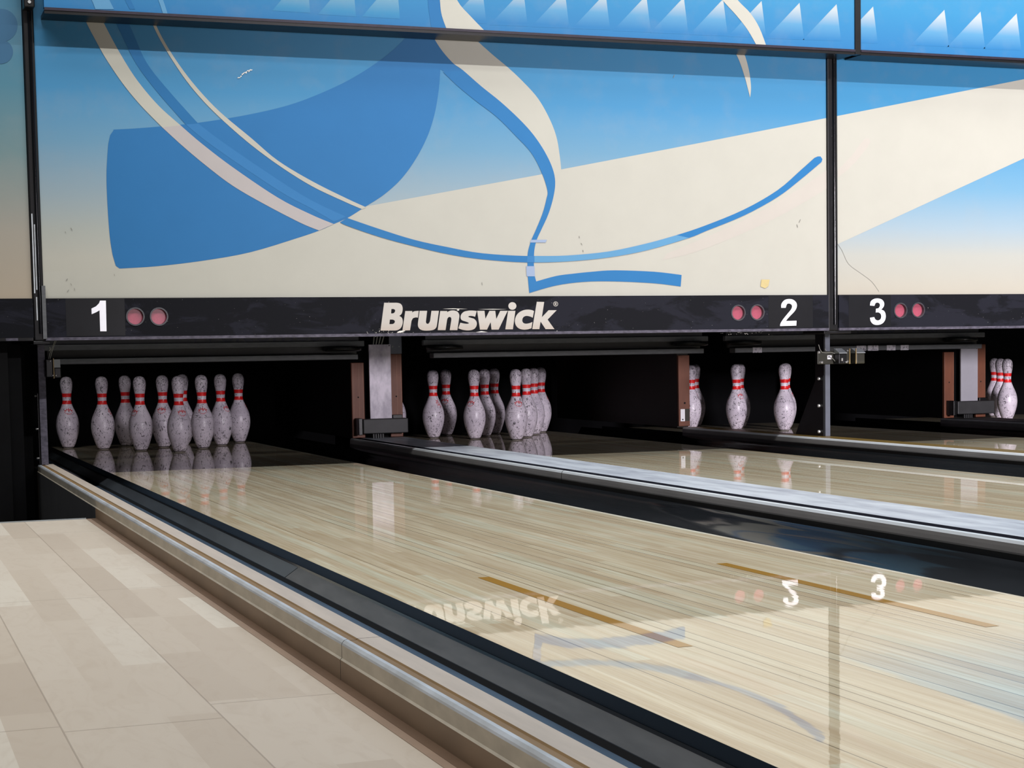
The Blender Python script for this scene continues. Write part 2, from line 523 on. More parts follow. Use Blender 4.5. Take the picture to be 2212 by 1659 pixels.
def gutter(xin, xout, label, plain=True):
    """channel between lane edge xin and divider wall xout"""
    s = 1 if xout > xin else -1
    w = abs(xout - xin)
    P = lambda u, z: (xin + s * u, z)
    th = [(0.0003, -.02), (0.0005, -.022), (.008, -.028), (.035, -.047), (.075, -.058), (.12, -.060), (w - .065, -.050), (w - .03, -.026), (w - .014, -.004), (w - .008, .008), (w - .0025, .016), (w - .0005, .016)]
    th = [th[0]] + cr(th[1:], 4)
    prof = [P(u, z) for u, z in th] + [P(w - .0005, -.40), P(.0005, -.40)]
    if s > 0: prof = prof[::-1]
    m = MB(); m.prism(prof, YN, .95, smooth=False)
    for i in range(len(prof)):
        a, b = prof[i], prof[(i + 1) % len(prof)]
        if a[1] > -.3 and b[1] > -.3: m.sm[i] = True
    o = m.build('gutter', GUT, fixn=True)
    return tag(o, label, 'gutter')


# nearest gutter: visible from above its far wall, with a grey liner strip, gap and blue tray
g = thing('gutter', 'dark gutter beside the walkway divider, with jointed grey liner', 'gutter', (-.65, -4, -.4))
prof = [(-.5297, -.4), (-.5297, -.022), (-.535, -.026), (-.5668, -.0475), (-.5700, -.057), (-.60, -.058), (-.70, -.058), (-.765, -.03), (-.7795, 0), (-.7795, -.4)]
m = MB(); m.prism(prof, YN, .95, mats=[0, 0, 0, 1, 2, 2, 2, 0, 0, 0])
m.build('gutter_tray', [GUT, SEAM, GBLUE], g, fixn=True)
for (y0, y1, mt) in ((YN, -4.856, GLINER2), (-4.850, .9, GLINER)):
    m = MB(); m.prism([(-.5355, -.0248), (-.5668, -.0462), (-.5668, -.0474), (-.5355, -.0262)], y0, y1)
    m.build('gutter_liner', mt, g, fixn=True)
gutter(HW, .7665, 'dark gutter on near side of the wide grey-topped divider')
gutter(PITCH - HW, 1.040, 'hidden gutter on far side of the wide grey-topped divider')
gutter(PITCH + HW, 2.568, 'dark gutter in front of the gold-topped divider')
gutter(LC[2] - HW, 2.70, 'gutter just behind the gold-topped divider')
gutter(LC[2] + HW, 4.19, 'black gutter before the farthest divider at right edge')
gutter(LC[3] - HW, 4.465, 'gutter behind the farthest divider at right edge')


# ------------------------------------------------------------------ dividers (caps) between gutters
def cap(x0, x1, segs, label, top, side, nos, grv, under, groove=True, y1=.95):
    t = thing('lane_divider', label, 'lane divider', ((x0 + x1) / 2, -4, -.4))
    lo = [(x0, -.4), (x0, .030), (x0 - .001, .034), (x0 - .0005, .044), (x0 + .0005, .052), (x0 + .004, .0585), (x0 + .010, .0605)]
    mats = [0, 1, 1, 1, 2, 2]
    if groove:
        lo += [(x0 + .012, .0598), (x0 + .049, .0598), (x0 + .051, .060)]; mats += [3, 3, 3, 3]
        hi = [(x1 - .043, .060), (x1 - .040, .0599), (x1 - .014, .0599), (x1 - .010, .0602), (x1 - .004, .0585), (x1 + .001, .045), (x1, .030), (x1, -.4)]
        mats += [4, 3, 3, 3, 2, 2, 1, 0, 0]
        mats = [0, 1, 1, 1, 2, 2, 3, 3, 3, 4, 4, 4, 4, 2, 2, 1, 0, 0]
    else:
        hi = [(x1 - .010, .060), (x1 - .004, .0585), (x1, .050), (x1, -.4)]
        mats = [0, 1, 1, 1, 2, 2, 4, 4, 2, 0, 0]
    for a, b in segs:
        m = MB(); m.prism((lo + hi)[::-1], a, b, mats=None)
        n = len(lo + hi)
        # profile was reversed: side i joins point n-1-i to n-2-i
        for i in range(n): m.m[i] = mats[(n - 2 - i) % n]
        m.build('cap_section', [side, under, nos, grv, top], t, fixn=True)
    return t


cap(.7665, 1.040, [(YN, -3.253), (-3.249, -.42)], 'wide divider with glossy grey top between the first two lanes', CAPT, LSIDE, CAPN, CAPD, CAPU)
cap(2.569, 2.699, [(YN, -.45)], 'narrow divider with grey nosing and gold wood top, foot of the right post', CAPG, LSIDE, CAPN, CAPG, CAPU, groove=False)
cap(4.191, 4.464, [(YN, -.42)], 'dark divider at far right, below brown kickback boards', DKG2, LSIDE, DKG, CAPD, DKG2)
# end divider along the walkway
t = thing('lane_divider', 'long beige end divider with white metal nosing along the walkway', 'lane divider', (-.81, -4, -.4))
prof = [(-.842, -.4), (-.842, .031), (-.8395, .0335), (-.8395, .0525), (-.8385, .0555), (-.835, .0590), (-.8305, .060), (-.8285, .058), (-.818, .058), (-.8155, .060), (-.782, .060), (-.7805, .058), (-.7805, -.4)]
mt = [1, 2, 2, 3, 3, 3, 4, 4, 4, 5, 5, 0, 0]
for a, b in ((YN, -6.434), (-6.432, -1.70)):
    m = MB(); m.prism(prof[::-1], a, b)
    n = len(prof)
    for i in range(n): m.m[i] = mt[(n - 2 - i) % n]
    if b > -2:
        pass
    m.build('cap_section', [BED, WBROWN, WFACE, WNOS, WGRV, WTOP], t, fixn=True)
m = MB(); m.box(-.8424, -.8420, -3.56, -1.72, -.4, .0312)
m.build('side_panel', BED, t)
m = MB(); m.prism([(-.841, -.39), (-.841, .04), (-.7815, .04), (-.7815, -.39)][::-1], -1.695, .9)
m.build('inner_rail', LSIDE, t, fixn=True)


# ------------------------------------------------------------------ masking panels
def mk(px): p = at(px, YM); return (p.x, p.z)
def mu(px): p = at(px, YU); return (p.x, p.z)


LAY = .0005


class Mural(MB):
    def __init__(s, y, f):
        super().__init__(); s.y = y; s.f2 = f; s.k = 1

    def poly(s, pts, mi, layer=None):
        s.k += 1
        s.fill([s.f2(p) for p in pts], mi, layer or s.k)

    def fill(s, q, mi, layer):
        """tessellate an outline and keep what lies on the board"""
        x0, x1, z0, z1 = s.rect
        y = s.y - LAY * layer
        for t in tessellate_polygon([[Vector((p[0], p[1], 0)) for p in q]]):
            g = [q[i] for i in orient(t, q)]
            for ax, lim, sg in ((0, x0, 1), (0, x1, -1), (1, z0, 1), (1, z1, -1)):
                o = []
                for a, b in zip(g, g[1:] + g[:1]):
                    da, db = sg * (a[ax] - lim), sg * (b[ax] - lim)
                    if da >= 0: o.append(a)
                    if (da > 0) != (db > 0) and da != db:
                        u = da / (da - db); o.append((a[0] + (b[0] - a[0]) * u, a[1] + (b[1] - a[1]) * u))
                g = [p for k, p in enumerate(o) if math.dist(p, o[k - 1]) > 1e-5]
                if len(g) < 3: break
            if len(g) >= 3: s.add([(p[0], y, p[1]) for p in g], [tuple(range(len(g)))], mi)

    def ribbon(s, a, b, mi, n=6, layer=None):
        a = cr(a, n); b = cr(b, n)
        s.poly(a + b[::-1], mi, layer)


ZB0, ZB1, ZT = .5555, .7025, 1.775     # number band bottom / top, top of lower panels


def circle(cx, cz, r, n=28): return [(cx + r * cos(2 * pi * i / n), cz + r * sin(2 * pi * i / n)) for i in range(n)]


def number_band(t, x0, x1, lamps):
    m = MB()
    outer = [(x0, ZB0), (x1, ZB0), (x1, ZB1), (x0, ZB1)]
    holes = [circle(x, z, .0305)[::-1] for x, z in lamps]
    m.sheet([outer] + holes, YM, .016, 0, 0)
    return m


def lamp(t, x, z):
    m = MB()
    n = 28
    A = circle(x, z, .0355, n); B = circle(x, z, .0302, n)
    ys = YM - .0185
    vs = [(p[0], YM - .0162, p[1]) for p in A] + [(p[0], ys, p[1]) for p in A] + [(p[0], ys, p[1]) for p in B] + [(p[0], YM - .0012, p[1]) for p in B]
    fs = []
    for i in range(n):
        j = (i + 1) % n
        for r in range(3): fs.append((r * n + i, r * n + j, (r + 1) * n + j, (r + 1) * n + i))
    m.add(vs, fs)
    o = m.build('indicator_lamp', BEZ, t, origin=(x, YM, z), fixn=True)
    m = MB(); m.xz([circle(x, z, .0300, n)], YM - .0014, 0)
    tag(m.build('lens', PINK, o, origin=(x, YM, z)), 'pink lamp lens')


def glyph(name, loops, f, t, mat, y, th=.0012):
    m = MB(); m.sheet([[f(p) for p in l] for l in loops], y, th)
    return m.build(name, mat, t)


def crop(ox, oy, s): return lambda p: mk((ox + p[0] * s, oy + p[1] * s))


# --- centre panel
XL, XR = -.817, 2.570
t = thing('masking_panel', 'large blue and cream swoosh mural panel numbered 1 and 2', 'masking panel', (.88, YM, ZB0), 'lower masking panels')
m = Mural(YM, mk)
m.box(XL, XR, YM, YM + .03, ZB0, ZT + .1, 0); m.rect = (XL, XR, ZB1, ZT + .1)
D_top = [(245, 280), (300, 277), (360, 272), (430, 265), (540, 247), (640, 222), (740, 180), (810, 138), (860, 98), (895, 55), (920, 0)]
D_right = [(951, 150), (948, 190), (940, 240), (925, 290), (900, 340), (868, 385), (830, 420), (790, 446), (752, 470), (721, 484)]
D_low = [(721, 484), (690, 498), (640, 515), (540, 545), (440, 563), (340, 575), (262, 580)]
S_left = [(905, 0), (915, 40), (932, 73), (952, 106), (978, 136), (1000, 152), (1040, 187), (1081, 220), (1121, 257), (1151, 290), (1176, 327), (1193, 363), (1199, 393)]
S_right = [(975, 20), (1018, 75), (1059, 114), (1096, 145), (1129, 176), (1162, 213), (1187, 257), (1202, 297), (1209, 338), (1212, 366)]
strip_left = [(951, 150), (985, 183), (1026, 217), (1073, 253), (1114, 294), (1147, 330), (1169, 371), (1182, 411)]
# beige field under the slanting line
low = cr(D_low[::-1], 4)
m.poly([(60, 642), (60, 590), (258, 578)] + low + [(750, 471), (790, 446), (1168, 377), (1212, 366), (1500, 311), (1790, 254), (1795, 642)], 1, 1)
# blue D shape running up behind the white sash
dt = cr(D_top, 5); dr = cr(D_right, 5)
corner_tl = [(234, 310), (238, 292), (245, 282)]
corner_bl = [(258, 580), (250, 574), (243, 550)]
left = cr([(243, 550), (237, 510), (232, 440), (230, 380), (232, 335), (234, 310)], 4)
m.poly(dt + [(905, 0)] + cr(S_left[:6], 4) + [(990, 170), (951, 150)] + dr[1:] + low[::-1][1:] + corner_bl + left[1:] + corner_tl[1:], 2, 2)
# white sash and its blue shadow strip
m.poly(cr(S_right, 5) + [(1199, 393)] + cr(S_left, 5)[::-1], 1, 3)
strip_r = S_left[5:] + [(1195, 426), (1184, 463), (1169, 496), (1159, 518), (1154, 540), (1153, 565), (1154, 591), (1158, 608)]
toe_up = [(1158, 608), (1202, 596), (1240, 591), (1279, 587), (1327, 584), (1412, 587), (1472, 594)]
toe_lo = [(1470, 619), (1412, 612), (1327, 608), (1260, 609), (1200, 617), (1143, 633)]
strip_l = strip_left + [(1180, 430), (1172, 460), (1158, 495), (1147, 520), (1140, 545), (1139, 570), (1140, 600), (1143, 633)]
m.poly(cr(strip_r, 4) + cr(toe_up, 4)[1:] + cr(toe_lo, 4)[:-1] + cr(strip_l, 4)[::-1][:-1], 3, 4)
# swoosh of blue arc over the cream
up_e = [(732, 479), (750, 471), (820, 495), (894, 518), (967, 534), (1040, 547), (1136, 553), (1224, 552), (1316, 543), (1400, 525), (1461, 508), (1521, 488), (1606, 453), (1679, 411), (1730, 367), (1759, 341)]
lo_e = [(1774, 350), (1767, 356), (1730, 387), (1679, 426), (1606, 466), (1525, 499), (1488, 514), (1400, 540), (1316, 556), (1224, 565), (1136, 567), (1040, 560), (967, 549), (894, 532), (820, 512), (750, 488), (732, 479)]
m.poly(cr(up_e[1:], 4) + [(1766, 338), (1772, 338), (1776, 344)] + cr(lo_e, 4)[:-1], 3, 5)
seg_u = [(1154, 553), (1224, 552), (1316, 543), (1400, 525), (1461, 508)]
seg_l = [(1154, 567), (1224, 565), (1316, 556), (1400, 540), (1488, 514)]
m.ribbon(seg_u, seg_l, 5, 4, 6)
m.poly([(1138, 553), (1154, 553), (1154, 567), (1138, 567)], 7, 6)
m.poly([(1147, 518), (1181, 518), (1178, 524), (1144, 524)], 6, 6)
m.poly([(1136, 575), (1154, 575), (1155, 597), (1137, 597)], 6, 6)
# left arcs: blue arc, wide cream arc, thin cream arc
m.ribbon([(225, 0), (260, 70), (293, 136), (339, 198), (401, 269)], [(255, 0), (287, 70), (317, 136), (366, 198), (428, 267)], 4, 5, 3)
m.ribbon([(401, 269), (461, 317), (600, 411), (673, 451), (721, 479)], [(428, 267), (488, 312), (600, 388), (673, 433), (747, 468)], 7, 5, 3)
wl = [(165, 0), (187, 50), (209, 92), (230, 129), (266, 182), (304, 228), (350, 275), (396, 317), (445, 358), (502, 401), (569, 440), (648, 481), (689, 498)]
wr = [(198, 0), (213, 28), (236, 73), (266, 127), (298, 176), (342, 228), (390, 271), (434, 309), (502, 361), (600, 427), (673, 464), (721, 484)]
m.ribbon(wl[:7], wr[:7], 1, 5, 4)
m.ribbon(wl[6:], wr[6:], 8, 5, 4)
tl = [(308, 0), (323, 37), (342, 79), (374, 133), (412, 187), (461, 241), (531, 304), (600, 356), (673, 402), (747, 437), (782, 452)]
tr = [(315, 0), (330, 38), (350, 81), (382, 133), (423, 187), (474, 241), (542, 298), (600, 347), (673, 391), (747, 428), (791, 448)]
m.ribbon(tl, tr, 1, 5, 4)
m.poly(cr([(1440, 548), (1525, 512), (1606, 476), (1700, 424), (1790, 365)], 4) + cr([(1790, 405), (1700, 458), (1600, 506), (1500, 545), (1430, 562)], 4), 12, 2)
# hook at top right, yellow tape and scuffs
m.ribbon([(1572, 85), (1583, 105), (1596, 130), (1608, 165), (1616, 195), (1620, 211)], [(1590, 80), (1603, 106), (1612, 130), (1619, 160), (1622, 190), (1620, 211)], 1, 4, 3)
m.poly([(1644, 604), (1662, 604), (1659, 618), (1652, 623), (1642, 619)], 9, 7)
for i in range(11):
    x = 513 + i * 2.9; y = 169 - i * 2. + random.uniform(-2.5, 2.5); r = random.uniform(1.2, 3.2)
    m.poly([(x, y + r), (x + 2.6, y + r * .4), (x + 2.4, y - r), (x + .3, y - r * .5)], 10, 7)
for (x, y) in ((145, 602), (152, 612), (160, 622), (148, 626), (246, 592), (1250, 510), (1254, 525), (1258, 540), (1720, 485), (1728, 474), (1456, 162), (140, 500), (152, 492), (1040, 610), (1500, 640)):
    w = random.uniform(.7, 1.6); h = random.uniform(3, 7); k = random.uniform(-4, 4)
    m.poly([(x, y), (x + w, y), (x + w + k, y + h), (x + k, y + h)], 11, 7)
m.build('mural_board', [BGC, CREAM, DEEP, MID2, MID, LIGHTB, LILACB, OVER, CREAM2, YTAPE, SCR, GREY, PINKC], t)
lamps = [mk(p) for p in ((291, 684), (342, 684), (1591, 676), (1632, 675))]
m = number_band(t, XL, XR, lamps)
yb = YM - .016
for a, b in (((140, 645), (270, 724)), ((1656, 641), (1752, 708))):
    p, q = mk(a), mk((b[0], b[1]))
    m.box(p[0], q[0], yb - .0006, yb, ZB0 + .003, ZB1 - .002, 1)
cc = crop(780, 620, .21700)
for poly in ([(880, 462), (1000, 452), (1130, 451), (1185, 440), (1250, 450), (1290, 461), (1100, 466)], [(348, 450), (370, 438), (420, 432), (428, 437), (395, 452), (355, 458)],
             [(800, 218), (900, 214), (1050, 219), (900, 221)], [(1150, 222), (1300, 219), (1440, 222), (1300, 225)], [(940, 226), (965, 224), (962, 236), (945, 236)]):
    m.xz([[cc(p) for p in poly]], yb - .0004, 2)
for _ in range(90):
    q = cc((random.choice((random.uniform(100, 420), random.uniform(0, 2000), random.uniform(3560, 4100))), random.gauss(458, 12)))
    r = random.uniform(.0006, .002)
    m.xz([[(q[0] - r, q[1]), (q[0], q[1] - r * .6), (q[0] + r, q[1] + r * .3), (q[0], q[1] + r * .7)]], yb - .0004, 2)
m.build('number_band', [BAND, PATCH, SCR], t)
for l in lamps: lamp(t, *l)
one = [[(990, 413), (1048, 413), (1055, 718), (992, 718), (985, 510), (950, 530), (907, 548), (905, 492), (950, 470), (980, 440)]]
glyph('lane_number', one, crop(0, 560, .217), t, DIGIT, yb - .0006)
two_o = cr([(738, 262), (740, 228), (765, 197), (800, 186), (840, 192), (868, 218), (872, 255), (853, 292), (815, 332), (790, 360), (778, 377)], 4) + [(870, 374), (868, 416), (728, 420)] + cr([(728, 420), (733, 395), (757, 358), (800, 305), (824, 275), (832, 250), (824, 232), (802, 224), (786, 232), (776, 262)], 4)[1:]
glyph('lane_number', [two_o], crop(1500, 600, .24864), t, DIGIT, yb - .0006)
# lettering on the band
B_o = [(218, 158), (330, 158)] + cr([(345, 158), (375, 165), (395, 185), (402, 215), (398, 250), (388, 272), (368, 290)], 3) + cr([(368, 290), (390, 302), (402, 328), (402, 362), (388, 402), (362, 425), (330, 434)], 3)[1:] + [(182, 434)]
B_h1 = [(290, 220)] + cr([(312, 220), (325, 228), (327, 240), (320, 256), (305, 264)], 3) + [(287, 264)]
B_h2 = [(275, 325)] + cr([(303, 325), (320, 333), (325, 347), (315, 364), (298, 370)], 3) + [(270, 370)]
r_o = [(428, 240), (498, 240), (496, 256)] + cr([(505, 249), (520, 242), (562, 238)], 3) + [(553, 306)] + cr([(535, 303), (505, 312), (490, 338)], 3) + [(475, 432), (400, 434)]
u_o = [(570, 238), (645, 238)] + cr([(633, 345), (637, 361), (652, 368), (667, 357), (675, 335)], 3) + [(688, 238), (762, 238)] + cr([(744, 370), (735, 405), (705, 428), (650, 435), (600, 432), (568, 415), (554, 385), (556, 345)], 3)
n_o = [(775, 240), (845, 240), (844, 253)] + cr([(858, 243), (885, 235), (920, 236), (950, 250), (965, 280), (963, 312)], 3) + [(945, 430), (870, 430)] + cr([(886, 325), (882, 305), (866, 299), (850, 309), (843, 330)], 3) + [(828, 430), (750, 430)]
s_o = cr([(1138, 240), (1105, 236), (1060, 236), (1010, 248), (982, 278), (978, 310), (992, 332), (1030, 345), (1055, 355), (1060, 362), (1040, 367), (1005, 363), (975, 356)], 3) + cr([(955, 412), (995, 426), (1045, 433), (1090, 428), (1122, 410), (1138, 378), (1135, 345), (1112, 318), (1080, 308), (1055, 298), (1062, 290), (1090, 289), (1122, 297)], 3)
w_o = [(1142, 238), (1215, 238), (1224, 318), (1264, 238), (1322, 238), (1332, 320), (1372, 238), (1445, 238), (1355, 425), (1285, 425), (1276, 350), (1240, 425), (1170, 425)]
i_o = [(1450, 238), (1522, 238), (1497, 422), (1422, 422)]
dot = [(1492 + 40 * cos(a * pi / 12), 190 + 38 * sin(a * pi / 12)) for a in range(24)]
c_o = [(1707, 240)] + cr([(1690, 232), (1655, 226), (1610, 230), (1565, 250), (1532, 285), (1517, 335), (1526, 380), (1555, 412), (1600, 425), (1645, 422), (1682, 411)], 3) + [(1691, 349)] + cr([(1665, 360), (1628, 366), (1600, 357), (1590, 332), (1600, 303), (1627, 289), (1662, 293), (1695, 306)], 3)
k_o = [(1735, 148), (1808, 150), (1785, 302), (1852, 232), (1932, 232), (1842, 325), (1910, 420), (1822, 420), (1772, 345), (1760, 420), (1690, 420)]
ring_o = [(1922 + 24 * cos(a * pi / 12), 170 + 24 * sin(a * pi / 12)) for a in range(24)]
ring_i = [(1922 + 19.5 * cos(a * pi / 12), 170 + 19.5 * sin(a * pi / 12)) for a in range(24)]
R_o = [(1913, 157), (1925, 157), (1931, 161), (1931, 168), (1926, 172), (1932, 183), (1926, 183), (1921, 173), (1918, 173), (1918, 183), (1913, 183)]
R_h = [(1918, 161), (1924, 161), (1926, 165), (1923, 169), (1918, 169)]
f = crop(780, 620, .21700)
m = MB()
for L in ([B_o, B_h1, B_h2], [r_o], [u_o], [n_o], [s_o], [w_o], [i_o], [dot], [c_o], [k_o], [ring_o, ring_i], [R_o, R_h]):
    m.sheet([[f(p) for p in l] for l in L], yb, .0012)
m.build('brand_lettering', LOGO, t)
m = MB(); m.box(XL, XR, YM - .019, YM + .02, .5435, ZB0 - .0005)
m.build('bottom_lip', LILAC, t)

# --- right panel
t = thing('masking_panel', 'mural panel numbered 3, right of the right black upright', 'masking panel', (3.7, YM, ZB0), 'lower masking panels')
X2, X3 = 2.622, 5.62
m = Mural(YM, mk)
m.box(X2, X3, YM, YM + .03, ZB0, ZT + .1, 0); m.rect = (X2, X3, ZB1, ZT + .1)
q0, q1 = mk((1806, 251)), mk((2212, 171)); k1 = (q1[1] - q0[1]) / (q1[0] - q0[0])
s0, s1 = mk((1806, 529)), mk((2212, 342)); k2 = (s1[1] - s0[1]) / (s1[0] - s0[0])
xe = min(X3, (s0[1] - q0[1] + k1 * q0[0] - k2 * s0[0]) / (k1 - k2) - .02)      # where the two slanting edges would meet
m.fill([(X2, q0[1]), (X2, s0[1] + (X2 - s0[0]) * k2), (xe, s0[1] + (xe - s0[0]) * k2), (xe, q0[1] + (xe - q0[0]) * k1)], 1, 1)
m.poly([(1809, 368), (1840, 336), (1862, 306), (1869, 299), (1877, 299), (1880, 306), (1873, 319), (1850, 348), (1830, 368), (1809, 384)], 2, 2)
hl = [(1804, 521), (1818, 541), (1832, 570), (1858, 590), (1882, 608), (1898, 630)]
hl = cr(hl, 3)
m.poly(hl + [(x + .9, y - .3) for x, y in hl[::-1]], 3, 2)
m.build('mural_board', [BGR, CREAM, PINKC, GREY], t)
lamps = [mk(p) for p in ((1941, 671), (1979, 670))]
m = number_band(t, X2, X3, lamps)
p, q = mk((1829, 640)), mk((1920, 705))
m.box(p[0], q[0], yb - .0006, yb, ZB0 + .003, ZB1 - .002, 1)
m.build('number_band', [BAND, PATCH], t)
for l in lamps: lamp(t, *l)
three = cr([(1508, 242), (1515, 207), (1542, 186), (1578, 181), (1612, 192), (1630, 220), (1626, 252), (1604, 278)], 4) + cr([(1604, 278), (1630, 290), (1643, 322), (1640, 362), (1618, 395), (1580, 410), (1540, 405), (1515, 380), (1508, 348)], 4)[1:] + cr([(1545, 343), (1553, 362), (1575, 372), (1598, 362), (1606, 336), (1598, 312), (1578, 301), (1558, 303)], 4) + cr([(1560, 270), (1582, 265), (1594, 245), (1590, 225), (1573, 216), (1555, 223), (1546, 245)], 4)
glyph('lane_number', [three], crop(1500, 600, .24864), t, DIGIT, yb - .0006)
m = MB(); m.box(X2, X3, YM - .019, YM + .02, .5435, ZB0 - .0005)
m.build('bottom_lip', LILAC, t)

# --- left panel (only its edge in view)
t = thing('masking_panel', 'narrow tan and teal mural panel edge left of the left black upright', 'masking panel', (-1.6, YM, ZB0), 'lower masking panels')
m = Mural(YM, mk)
m.box(-2.6, -.860, YM, YM + .03, ZB0, ZT + .1, 0); m.rect = (-2.6, -.860, ZB1, ZT + .1)
for c, r in (((2, 55), 36), ((2, 112), 26)):
    m.poly([(c[0] + r * cos(a * pi / 16), c[1] + r * sin(a * pi / 16)) for a in range(32)], 1)
m.build('mural_board', [BGL, CIRC], t)
m = MB(); m.sheet([[(-2.6, ZB0), (-.859, ZB0), (-.859, ZB1), (-2.6, ZB1)]], YM, .016)
m.build('number_band', BAND, t)
m = MB(); m.box(-2.6, -.862, YM - .019, YM + .02, .5435, ZB0 - .0005, 0); m.box(-.962, -.918, YM - .0205, YM - .019, .544, .554, 1)
m.build('bottom_lip', [BLK, LILAC], t)

# --- black uprights between the panels
for x0, x1, lab in ((-.8585, -.8175, 'left black glossy upright between the mural panels'), (2.5705, 2.6215, 'right black upright between the mural panels')):
    t = thing('panel_upright', lab, 'upright', ((x0 + x1) / 2, YM, .55), 'black mural uprights')
    m = MB()
    w = x1 - x0
    m.bbox(x0 + .001, x1 - .001, YM - .012, YM + .028, .5435, ZT + .05, .004)
    m.build('upright_channel', BLK, t)
    m = MB(); m.tube([(x0 + w * .62, YM - .014, .57), (x0 + w * .62, YM - .014, 1.2), (x0 + w * .62, YM - .014, ZT)], w * .17, n=10)
    m.build('bead', simple('gloss_black_bead', srgb(12, 12, 15), .12, .2, 10), t)
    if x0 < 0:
        for z0, z1, dx in ((.722, 1.02, .006), (.735, .98, .014), (.62, .708, .012)):  # upper two strips are painted white reflections; the lowest is exposed worn plastic
            m = MB(); m.box(x0 + dx, x0 + dx + .004, YM - .0135, YM - .0121, z0, z1); m.build('glint_worn_edge', WNOS, t)
        m = MB(); m.bbox(-.8575, -.8185, YM - .085, YM - .013, 1.772, 1.86, .004); o = m.build('hinge_block', BLK, t)
        m = MB(); m.lathe([(.006, -.004), (.006, 0), (.003, .002)], 12, c=(-.838, YM - .086, 1.79), axis='y'); m.build('screw', BOLT, o)
m = MB(); m.box(-.826, -.812, YM - .022, YM - .013, .55, .75)
tag(m.build('cover_strip', DKG), 'short dark grey strip at foot of the left black upright', 'strip')

# --- upper panels hanging forward
ZU = 1.7635


def upper(x0, x1, label, peaks, extra=None):
    t = thing('upper_masking_panel', label, 'masking panel', ((x0 + x1) / 2, YU, ZU), 'upper masking panels')
    m = Mural(YU, mu)
    m.box(x0, x1, YU, YU + .03, ZU, 2.62, 0); m.rect = (x0, x1, ZU, 2.62)
    for tip in peaks:
        bx, by, mi = tip
        sh = [(bx - 83, by - 3), (bx - 10, by - 80), (bx, by)] if mi == 1 else [(bx - 82, by - 5), (bx - 8, by - 92), (bx, by)]
        m.poly(sh, mi, 1)
    if extra: extra(m)
    m.build('mural_board', [BGU, TRI, TRI2, CREAM, MID, LIGHTB], t)
    m = MB(); m.box(x0, x1, YU - .004, YU + .13, ZU - .022, ZU - .008, 0); m.box(x0, x1, YU - .008, YU + .0, ZU - .010, ZU, 1)
    m.build('bottom_trim', [BLK, simple('lilac_black_trim', srgb(40, 34, 48), .4, .3, 30, spec=.3)], t)
    return t


def ex1(m):
    m.poly(cr([(955, -170), (945, -60), (950, 0), (954, 33), (968, 72)], 4) + cr([(1056, 76), (1018, 37), (987, 0), (968, -60), (972, -170)], 4), 3, 3)
    m.poly(cr([(940, -170), (922, -60), (924, 0), (927, 29), (933, 70)], 4) + cr([(968, 72), (954, 33), (950, 0), (945, -60), (955, -170)], 4), 4, 2)
    m.ribbon([(1380, -200), (1520, -50), (1560, 0), (1590, 33), (1615, 65), (1636, 102)], [(1420, -200), (1555, -50), (1593, 0), (1620, 28), (1640, 60), (1656, 102)], 3, 4, 3)
    m.ribbon([(180, -30), (198, 0), (206, 20)], [(220, -30), (236, 0), (246, 20)], 5, 3, 3)
    m.ribbon([(328, -30), (342, 0), (352, 30)], [(338, -30), (352, 0), (362, 30)], 5, 3, 3)
    m.ribbon([(255, -30), (270, 0), (280, 20)], [(265, -30), (282, 0), (292, 20)], 4, 3, 2)


pk1 = [(670, 28, 2), (769, 36, 2), (864, 41, 2), (1051, 51, 1), (1140, 57, 1), (1230, 61, 1), (1318, 65, 1), (1406, 70, 1), (1487, 74, 1), (1572, 78, 1), (1655, 82, 1), (1737, 86, 1), (1817, 89, 1)]
upper(-.791, 2.634, 'long upper blue mural strip with white peaks above the middle', pk1, ex1)
t2 = upper(2.664, 5.62, 'upper blue mural strip with white peaks at top right', [(1896, 94, 1), (2050, 101, 1), (2128, 105, 1), (2206, 109, 1)])
m = MB(); m.box(2.635, 2.663, YU - .006, YU + .03, ZU - .02, 2.62)
tag(m.build('panel_joint_strip', BLK), 'thin black vertical joint strip between the upper mural strips', 'strip')
# ------------------------------------------------------------------ posts carrying the masking
def bolt(t, x, y, z, r=.006, face='x'):
    m = MB()
    if face == 'x': m.lathe([(r * .4, -.006), (r, -.004), (r, .004)], 12, c=(x, y, z), axis='x')
    else: m.lathe([(r * .4, -.006), (r, -.004), (r, .004)], 12, c=(x, y, z), axis='y')
    return m.build('bolt', BOLT, t, origin=(x, y, z), fixn=True)


t = thing('support_post', 'worn grey support post at left, standing on the beige end divider', 'support post', (-.815, -1.75, .06), 'support posts under the masking')
m = MB(); m.bbox(-.829, -.802, -1.75, -1.742, .0605, .548, .001); m.build('post_face', LILAC, t)
m = MB(); m.bbox(-.831, -.8215, -1.7415, -1.69, .0605, .548, .001); m.build('post_flange', BLK, t)
m = MB(); m.prism([(-.835, .063), (-.835, .34), (-.8320, .34), (-.8320, .063)][::-1], -1.738, -1.70); m.build('gusset_plate', BLK, t, fixn=True)
for z in (.33, .2, .085): bolt(t, -.838, -1.72, z, .004)

m = MB(); m.bbox(-.862, -.800, -1.962, -1.7515, .530, .5425, .002); m.build('top_arm', BLK, t)

